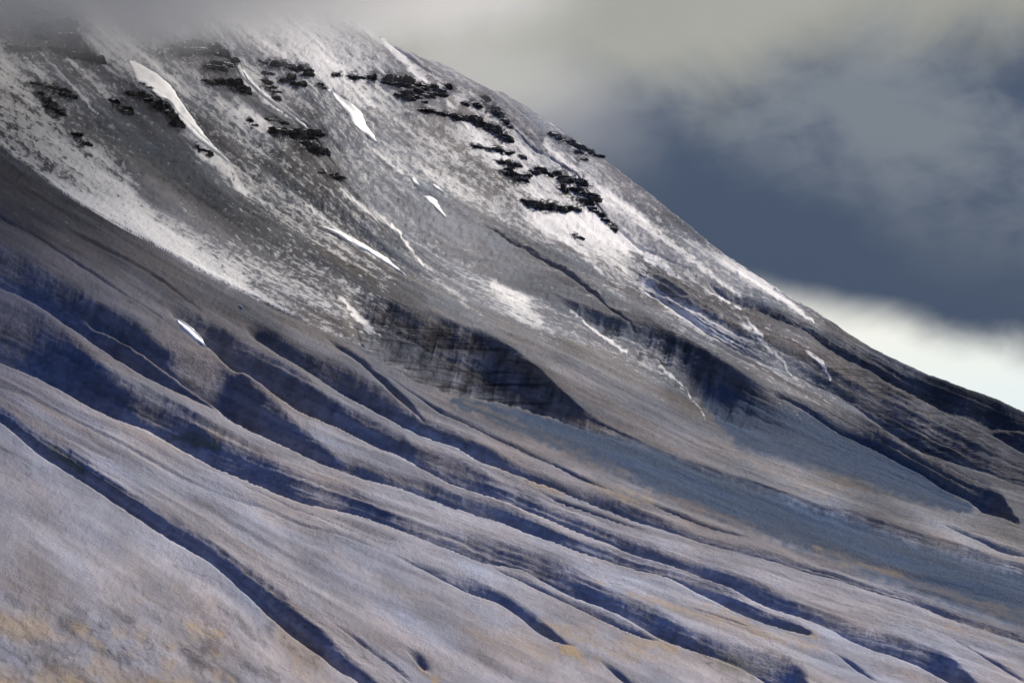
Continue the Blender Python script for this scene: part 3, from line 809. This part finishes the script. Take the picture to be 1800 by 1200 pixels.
def mat_ground():
    m = bpy.data.materials.new('slope_ground')
    m.use_nodes = True
    B = NB(m.node_tree)
    at = B.n('ShaderNodeAttribute', attribute_name='cover')
    fw = B.n('ShaderNodeAttribute', attribute_name='flow')
    sp = B.n('ShaderNodeSeparateXYZ'); B.put(sp.inputs[0], fw.outputs['Vector'])
    psi, s, stra = sp.outputs
    gm = B.n('ShaderNodeNewGeometry')
    pos = gm.outputs['Position']
    sp2 = B.n('ShaderNodeSeparateXYZ'); B.put(sp2.inputs[0], pos)
    # streak space and isotropic space (metres)
    st = B.xyz(B.math('MULTIPLY', psi, 24.0), B.math('MULTIPLY', s, 4.6), 0.0)
    n1 = B.noise(st, 1.0, 6, .66, .25)
    st2 = B.xyz(B.math('MULTIPLY', psi, 16.0), B.math('MULTIPLY', s, 9.0), 4.0)
    n2 = B.noise(st2, 1.0, 6, .66, .3)
    iso = B.noise(pos, .16, 6, .72, .2)
    fine = B.noise(pos, .55, 3, .6)
    snow_in = at.outputs['Alpha']
    nn = B.math('ADD', B.math('MULTIPLY', n1, .46), B.math('ADD', B.math('MULTIPLY', n2, .32), B.math('MULTIPLY', iso, .22)))
    nn = B.ramp(nn, .355, .645, 0, 1, smooth=False)
    d = B.math('SUBTRACT', snow_in, nn)
    mask = B.ramp(d, -.15, .15)
    mask = B.math('MULTIPLY', mask, B.ramp(snow_in, .0, .06))
    # rock colour variation
    var = B.math('ADD', B.math('MULTIPLY', n1, .45), B.math('ADD', B.math('MULTIPLY', n2, .6), B.math('ADD', B.math('MULTIPLY', fine, .45), B.math('MULTIPLY', iso, .4))))
    var = B.ramp(var, .55, 1.35, .68, 1.34, smooth=False)
    cal = B.n('ShaderNodeAttribute', attribute_name='calm').outputs['Fac']
    var = B.math('ADD', B.math('MULTIPLY', B.math('SUBTRACT', var, 1.0), B.math('SUBTRACT', 1.0, B.math('MULTIPLY', cal, .5))), 1.0)
    # rock beds: level darker courses
    zz = B.math('ADD', B.math('MULTIPLY', sp2.outputs[2], .11), B.math('MULTIPLY', B.noise(pos, .006, 3, .5), 3.0))
    w = B.noise(B.xyz(B.math('MULTIPLY', sp2.outputs[0], .004), 0.0, zz), 1.0, 4, .7)
    course = B.ramp(w, .40, .50, .35, 1.0)
    cmix = B.math('ADD', B.math('MULTIPLY', B.math('SUBTRACT', course, 1.0), B.math('MULTIPLY', stra, .9)), 1.0)
    var = B.math('MULTIPLY', var, cmix)
    rock = B.mix(1.0, at.outputs['Color'], var, 'MULTIPLY')
    snow_c = B.mix(B.ramp(B.math('ADD', snow_in, B.math('MULTIPLY', B.math('SUBTRACT', n2, .5), .5)), .35, .95), (.38, .38, .375, 1), (.74, .73, .70, 1))
    colr = B.mix(mask, rock, snow_c)
    bs = B.n('ShaderNodeBsdfPrincipled')
    B.put(bs.inputs['Base Color'], colr)
    bs.inputs['Roughness'].default_value = .95
    bs.inputs['Specular IOR Level'].default_value = 0.0
    h = B.math('ADD', B.math('MULTIPLY', n1, B.math('SUBTRACT', 3.0, B.math('MULTIPLY', cal, 1.6))), B.math('ADD', B.math('MULTIPLY', n2, 2.6), B.math('ADD', B.math('MULTIPLY', fine, 1.6), B.math('MULTIPLY', iso, 3.4))))
    bp = B.n('ShaderNodeBump')
    B.put(bp.inputs['Strength'], B.math('SUBTRACT', .6, B.math('MULTIPLY', cal, .15)))
    bp.inputs['Distance'].default_value = 1.5
    B.put(bp.inputs['Height'], h)
    B.t.links.new(bp.outputs[0], bs.inputs['Normal'])
    o = B.n('ShaderNodeOutputMaterial')
    B.t.links.new(bs.outputs[0], o.inputs[0])
    return m


ground_mat = mat_ground()
cf = me.attributes.new('calm', 'FLOAT', 'POINT')
cf.data.foreach_set('value', np.clip(lowness - .6 * foot, 0, 1).reshape(-1).astype(np.float32))
me.materials.append(ground_mat)
slope = bpy.data.objects.new('mountain_slope', me)
scene.collection.objects.link(slope)
slope['kind'] = 'structure'


def simple_mat(name, color, rough=.9, var=.3, scale=.2, bump=1.0, snowcap=None):
    m = bpy.data.materials.new(name)
    m.use_nodes = True
    B = NB(m.node_tree)
    gm = B.n('ShaderNodeNewGeometry')
    n = B.noise(gm.outputs['Position'], scale, 5, .65)
    n2 = B.noise(B.vmath('MULTIPLY', gm.outputs['Position'], (.3, .3, 2.2)), scale, 4, .6)
    f = B.ramp(B.math('ADD', B.math('MULTIPLY', n, .5), B.math('MULTIPLY', n2, .5)), .3, .7, 1 - var, 1 + var, smooth=False)
    c = B.mix(1.0, (*color, 1), f, 'MULTIPLY')
    if snowcap is not None:
        c = B.mix(B.ramp(B.noise(gm.outputs['Position'], .07, 5, .75), .47, .66), c, (.12, .112, .10, 1))  # paler noise patches painted in to suggest sunlit rock faces
    if snowcap is not None:
        sp = B.n('ShaderNodeSeparateXYZ'); B.put(sp.inputs[0], gm.outputs['Normal'])
        k = B.ramp(B.math('ADD', sp.outputs[2], B.math('MULTIPLY', B.math('SUBTRACT', n, .5), 1.1)), snowcap, snowcap + .18)
        c = B.mix(k, c, (.74, .74, .71, 1))
    bs = B.n('ShaderNodeBsdfPrincipled')
    B.put(bs.inputs['Base Color'], c)
    bs.inputs['Roughness'].default_value = rough
    bs.inputs['Specular IOR Level'].default_value = .03
    bp = B.n('ShaderNodeBump'); bp.inputs['Strength'].default_value = .7; bp.inputs['Distance'].default_value = bump
    B.put(bp.inputs['Height'], B.math('ADD', n, n2))
    B.t.links.new(bp.outputs[0], bs.inputs['Normal'])
    o = B.n('ShaderNodeOutputMaterial')
    B.t.links.new(bs.outputs[0], o.inputs[0])
    return m


rock_mat = simple_mat('black_cliff_rock', (.028, .028, .029), var=.6, scale=.25, bump=.8, snowcap=.80)
rock_mat2 = simple_mat('grey_cliff_rock', (.07, .068, .062), var=.5, scale=.25, bump=.8, snowcap=.70)
snow_mat = simple_mat('old_packed_snow', (.84, .83, .79), rough=.6, var=.08, scale=.08, bump=.6)
valley_mat = simple_mat('valley_gravel', (.17, .16, .15), var=.3, scale=.01, bump=.5)

# valley floor out to the horizon
bm_me = bpy.data.meshes.new('ground')
R = 90000.0
bm_me.from_pydata([(-R, -R, -40), (R, -R, -40), (R, R, -40), (-R, R, -40)], [], [(0, 1, 2, 3)])
bm_me.materials.append(valley_mat)
gr = bpy.data.objects.new('ground', bm_me)
gr['kind'] = 'structure'
scene.collection.objects.link(gr)

# ------------------------------------------------------------------ placing things on the slope
colmin = {}


def surf(u, v):
    """world point of the slope in sight at photo point (u, v)"""
    i = int(np.clip(np.searchsorted(cols_u, u), 1, NC - 1))
    if abs(cols_u[i - 1] - u) < abs(cols_u[i] - u):
        i -= 1
    vt = VV[i]
    if i not in colmin:
        colmin[i] = np.minimum.accumulate(vt)
    run = colmin[i]
    j = int(np.searchsorted(-run, -v))
    j = min(max(j, 1), NR - 1)
    a, b = vt[j - 1], vt[j]
    t = 0 if abs(a - b) < 1e-6 else min(max((a - v) / (a - b), 0), 1)
    y = TY[i, j - 1] + t * (TY[i, j] - TY[i, j - 1]); z = TZ[i, j - 1] + t * (TZ[i, j] - TZ[i, j - 1])
    w0, _ = pix_dir(u, 600.0)
    return np.array([w0 * y, y, z])


def block_mesh(w, d, h, rnd):
    """a broken ledge of rock: beds with their own ragged outline and an uneven top"""
    n = 26
    verts = []; faces = []
    base = [1 + rnd.choice((-.24, -.1, 0, .06, .16)) + rnd.uniform(-.07, .07) for _ in range(n)]
    tl = rnd.uniform(-.25, .25)
    stp = [rnd.choice((-.42, -.2, 0, .1, .26)) for _ in range(7)]
    topj = [stp[int(q * 7 / n)] + rnd.uniform(-.10, .10) + tl * math.cos(2 * math.pi * q / n) for q in range(n)]
    botj = [rnd.uniform(-.2, .4) for _ in range(n)]
    lv = [-1.2, -.45 + rnd.uniform(-.2, .2), .1 + rnd.uniform(-.2, .2), .15, .55, 1.0]
    ins = [1.0, 1.02, rnd.uniform(.9, 1.08), rnd.uniform(.8, .95), rnd.uniform(.8, 1.0), rnd.uniform(.6, .85)]
    for k, (t, si) in enumerate(zip(lv, ins)):
        for q in range(n):
            a = 2 * math.pi * q / n
            ca, sa = math.cos(a), math.sin(a)
            rr = base[q] * si * (1 + rnd.uniform(-.10, .10))
            x = math.copysign(abs(ca) ** .5, ca) * w * .5 * rr
            y = math.copysign(abs(sa) ** .7, sa) * d * .5 * rr
            z = h * (t + (topj[q] * max(t, 0) if t > 0 else botj[q] * (t < -.3) * .6))
            verts.append((x, y, z))
    ring = len(lv)
    for r_ in range(ring - 1):
        for q in range(n):
            a = r_ * n + q; b = r_ * n + (q + 1) % n
            faces.append((a, b, b + n, a + n))
    verts.append((0, 0, h * 1.0))
    c = len(verts) - 1
    for q in range(n):
        faces.append(((ring - 1) * n + q, (ring - 1) * n + (q + 1) % n, c))
    m = bpy.data.meshes.new('rock_ledge')
    m.from_pydata(verts, [], faces)
    return m


def outcrop(label, path, mat=rock_mat, seed=0, name='rock_outcrop', group='rock outcrops on the upper slope'):
    """path: (u, v, height px) along the middle of the cliff band; ledges every few pixels"""
    rnd = random.Random(seed * 31 + 5)
    p = np.array(path, float)
    if len(p) == 1:
        pts = [tuple(p[0])]
        wid = [p[0, 2] * 1.3]
    else:
        seg = np.hypot(np.diff(p[:, 0]), np.diff(p[:, 1]))
        L = seg.sum()
        hm = p[:, 2].mean()
        n = max(2, int(round(L / max(hm * 1.0, 11))))
        t = np.linspace(0, 1, n) * L
        cs = np.concatenate([[0], np.cumsum(seg)])
        pts = [(np.interp(a, cs, p[:, 0]), np.interp(a, cs, p[:, 1]), np.interp(a, cs, p[:, 2])) for a in t]
        wid = [L / n * 1.7 + 4] * n
    mid = pts[len(pts) // 2]
    base = surf(mid[0], mid[1] + mid[2] * .5)
    root = bpy.data.objects.new(name, None)
    root.location = base
    root.empty_display_size = 10
    scene.collection.objects.link(root)
    root['label'] = label; root['category'] = 'rock outcrop'
    if group:
        root['group'] = group
    for k, (u, v, h) in enumerate(pts):
        nb = max(1, int(round(h / 12.5)))
        bh = h / nb
        shift = 0.0
        for bdi in range(nb):
            if nb > 2 and rnd.random() < .08:
                continue
            hb = bh * rnd.uniform(.7, 1.15)
            vb = v - h * .5 + (bdi + .5) * bh + rnd.uniform(-.1, .1) * bh
            ub = u + rnd.uniform(-.18, .18) * wid[k]
            c = surf(ub, vb + hb * .5)
            sc = c[1] / FPX
            ww = wid[k] * sc * rnd.uniform(.6, 1.25)
            hh = hb * sc * .58
            dd = max(ww * .7, hh * 2.2)
            me_ = block_mesh(ww, dd, hh, rnd)
            me_.materials.append(mat)
            o = bpy.data.objects.new('rock_ledge', me_)
            scene.collection.objects.link(o)
            o.parent = root
            o.location = Vector(c) + Vector((0, dd * .12, hh * .35)) - Vector(base)
            o.rotation_euler = (rnd.uniform(-.08, .08), rnd.uniform(-.06, .20), rnd.uniform(-.45, .25))
    return root


for k, (lab, path, mt) in enumerate(OUT):
    outcrop(lab, path, rock_mat2 if mt else rock_mat, seed=k)

# ------------------------------------------------------------------ old snow patches


def snow_patch(label, left, right, seed=0):
    """left/right: outline down both sides as (u, v) points sharing the same first and last v"""
    l = np.array(left, float); r = np.array(right, float)
    v0, v1 = l[0, 1], l[-1, 1]
    n = max(8, int((v1 - v0) / 2.2)); mcol = 12
    rows = []
    rnd = np.random.RandomState(seed)
    for i in range(n + 1):
        t = i / n
        v = v0 + (v1 - v0) * t
        a = np.interp(v, l[:, 1], l[:, 0]) + fbm(np.array([v / 6.]), np.array([seed * 3.]), 3, 7)[0] * 2.4
        b = np.interp(v, r[:, 1], r[:, 0]) + fbm(np.array([v / 6.]), np.array([seed * 3. + 9]), 3, 8)[0] * 2.4
        if b < a + .6:
            b = a + .6
        row = []
        for j in range(mcol + 1):
            s = j / mcol
            P = surf(a + (b - a) * s, v)
            row.append(P)
        rows.append(row)
    A = np.array(rows)
    # keep the patch on one sheet of ground even where a ridge cuts in front of it
    med = np.median(A[..., 1])
    verts = []
    for i in range(n + 1):
        ymed = np.median(A[i, :, 1])
        for j in range(mcol + 1):
            s = j / mcol; t = i / n
            P = A[i, j].copy()
            if abs(P[1] - ymed) > 120:
                P = P * (ymed / P[1])
            wpx = (b - a)
            th = 1.8 * min(1, 4 * s * (1 - s) * 1.8) * min(1, t * (1 - t) * 14) + .35
            P = P + np.array([0, -th * .5, th])
            verts.append(tuple(P))
    base = np.array(verts).mean(0)
    ver = [tuple(np.array(p) - base) for p in verts]
    fcs = []
    m1 = mcol + 1
    for i in range(n):
        for j in range(mcol):
            q = i * m1 + j
            fcs.append((q, q + m1, q + m1 + 1, q + 1))
    # closed underside skirt
    k0 = len(ver)
    rim = [j for j in range(m1)] + [i * m1 + mcol for i in range(1, n + 1)] + [n * m1 + j for j in range(mcol - 1, -1, -1)] + [i * m1 for i in range(n - 1, 0, -1)]
    for q in rim:
        x, y, z = ver[q]
        ver.append((x, y + 2.0, z - 3.0))
    for a_ in range(len(rim)):
        b_ = (a_ + 1) % len(rim)
        fcs.append((rim[a_], rim[b_], k0 + b_, k0 + a_))
    m = bpy.data.meshes.new('snow_patch')
    m.from_pydata(ver, [], fcs)
    m.polygons.foreach_set('use_smooth', np.ones(len(fcs), bool))
    m.materials.append(snow_mat)
    o = bpy.data.objects.new('snow_patch', m)
    o.location = base
    scene.collection.objects.link(o)
    o['label'] = label; o['category'] = 'snow patch'; o['group'] = 'old snow patches on the slope'
    return o


snow_patch("largest white snowfield, running down beside the ragged black cliff band",
           [(222,108),(236,142),(252,165),(290,178),(302,192),(316,218),(345,245),(376,268),(402,286)],
           [(232,108),(272,130),(296,150),(320,186),(335,208),(352,230),(372,255),(390,273),(404,286)], 1)
snow_patch("broad leaf-shaped snow patch in the upper middle, pointed at its foot",
           [(574,158),(588,176),(604,192),(616,214),(634,232),(660,250)],
           [(577,158),(597,172),(618,184),(634,200),(642,218),(663,250)], 2)
snow_patch("long thin white snow sliver lying in the notch of the mid ridge",
           [(566,399),(590,412),(625,432),(668,456),(712,485)],
           [(570,399),(604,412),(640,430),(680,455),(714,485)], 3)
snow_patch("heart-tipped snow patch below two tiny ones",
           [(742,345),(756,358),(768,370),(783,383)],
           [(756,341 + 4),(766,352),(774,368),(785,383)], 4)
snow_patch("small snow lozenge, upper left of the pair of tiny patches",
           [(722,313),(724,320),(733,327)], [(727,313),(735,321),(736,327)], 5)
snow_patch("tiny slanting snow strip, right one of the pair of tiny patches",
           [(758,324),(764,331),(778,340)], [(761,324),(773,331),(780,340)], 6)
snow_patch("lone bright snow patch on the dark lower slope at left",
           [(306,561),(320,577),(340,595),(360,610)],
           [(311,561),(334,574),(352,590),(363,610)], 7)
snow_patch("slender curved snow ribbon beside the grey ridge at the top",
           [(422,124),(432,142),(455,165),(480,186),(512,208),(538,226)],
           [(426,124),(440,144),(464,165),(490,186),(520,208),(541,226)], 8)
snow_patch("tiny white fleck of snow on the streaked dark slope",
           [(419,538),(423,541),(427,544)], [(421,538),(426,541),(428,544)], 9)


# ------------------------------------------------------------------ cloud on the summit
def cloud_box(name, lo, hi, build, step=45.0):
    m = bpy.data.meshes.new(name)
    (x0, y0, z0), (x1, y1, z1) = lo, hi
    vs = [(x0,y0,z0),(x1,y0,z0),(x1,y1,z0),(x0,y1,z0),(x0,y0,z1),(x1,y0,z1),(x1,y1,z1),(x0,y1,z1)]
    m.from_pydata(vs, [], [(0,3,2,1),(4,5,6,7),(0,1,5,4),(1,2,6,5),(2,3,7,6),(3,0,4,7)])
    mt = bpy.data.materials.new(name + '_vapour')
    mt.use_nodes = True
    B = NB(mt.node_tree)
    o = B.n('ShaderNodeOutputMaterial')
    v = B.n('ShaderNodeVolumePrincipled')
    v.inputs['Color'].default_value = (.79, .80, .785, 1)
    v.inputs['Anisotropy'].default_value = .0
    gm = B.n('ShaderNodeNewGeometry')
    B.put(v.inputs['Density'], build(B, gm.outputs['Position']))
    B.t.links.new(v.outputs[0], o.inputs['Volume'])
    m.materials.append(mt)
    ob = bpy.data.objects.new(name, m)
    scene.collection.objects.link(ob)
    ob['kind'] = 'stuff'
    return ob


scene.cycles.volume_step_rate = 1.0


def dens_top(B, pos):
    sp = B.n('ShaderNodeSeparateXYZ'); B.put(sp.inputs[0], pos)
    x, y, z = sp.outputs
    n = B.noise(pos, .0022, 4, .55)
    n2 = B.noise(pos, .0075, 3, .5)
    # cloud base height above the valley, rising with distance up the mountain
    base = B.math('ADD', B.math('MULTIPLY', y, .1805), B.math('MULTIPLY', B.math('SUBTRACT', n, .5), -300.0))
    base = B.math('ADD', base, B.math('MULTIPLY', B.math('SUBTRACT', n2, .5), -190.0))
    base = B.math('ADD', base, B.math('MULTIPLY', B.math('SUBTRACT', B.noise(pos, .02, 2, .5), .5), -70.0))
    k = B.ramp(B.math('SUBTRACT', z, base), -40.0, 150.0)
    xw = B.math('ADD', x, B.math('MULTIPLY', B.math('SUBTRACT', n, .5), 900.0))
    ex = B.math('MULTIPLY', B.ramp(xw, 160.0, -420.0), B.ramp(x, -1900.0, -1500.0))
    ey = B.math('MULTIPLY', B.ramp(y, 5000.0, 5500.0), B.ramp(y, 9400.0, 8600.0))
    ez = B.ramp(z, 1560.0, 1380.0)
    f = B.math('MULTIPLY', ex, B.math('MULTIPLY', ey, ez))
    return B.math('MULTIPLY', B.math('MULTIPLY', k, f), .0044)


cloud_box('cloud', (-1900, 5000, 780), (440, 9400, 1570), dens_top)


def dens_mist(B, pos):
    sp = B.n('ShaderNodeSeparateXYZ'); B.put(sp.inputs[0], pos)
    x, y, z = sp.outputs
    # distance behind the front ridge, measured against the general plane of the mountain side
    s = B.math('MULTIPLY', B.math('SUBTRACT', B.math('SUBTRACT', B.math('MULTIPLY', y, .36), B.math('MULTIPLY', x, .45)), z), 1 / 1500.0)
    n = B.noise(pos, .0035, 4, .55)
    k = B.math('MULTIPLY', B.ramp(s, 1.008, 1.03), B.ramp(s, 1.22, 1.10))
    e = B.math('DIVIDE', z, y)
    k2 = B.ramp(B.math('ADD', e, B.math('MULTIPLY', B.math('SUBTRACT', n, .5), .03)), .134, .170)
    ex = B.math('MULTIPLY', B.ramp(x, 360.0, 60.0), B.ramp(x, -300.0, -100.0))
    ey = B.ramp(y, 9300.0, 8800.0)
    ez = B.ramp(z, 1680.0, 1450.0)
    f = B.math('MULTIPLY', ex, B.math('MULTIPLY', ey, ez))
    return B.math('MULTIPLY', B.math('MULTIPLY', k, k2), B.math('MULTIPLY', f, .0004))


cloud_box('mist', (-300, 6700, 860), (660, 9300, 1700), dens_mist)
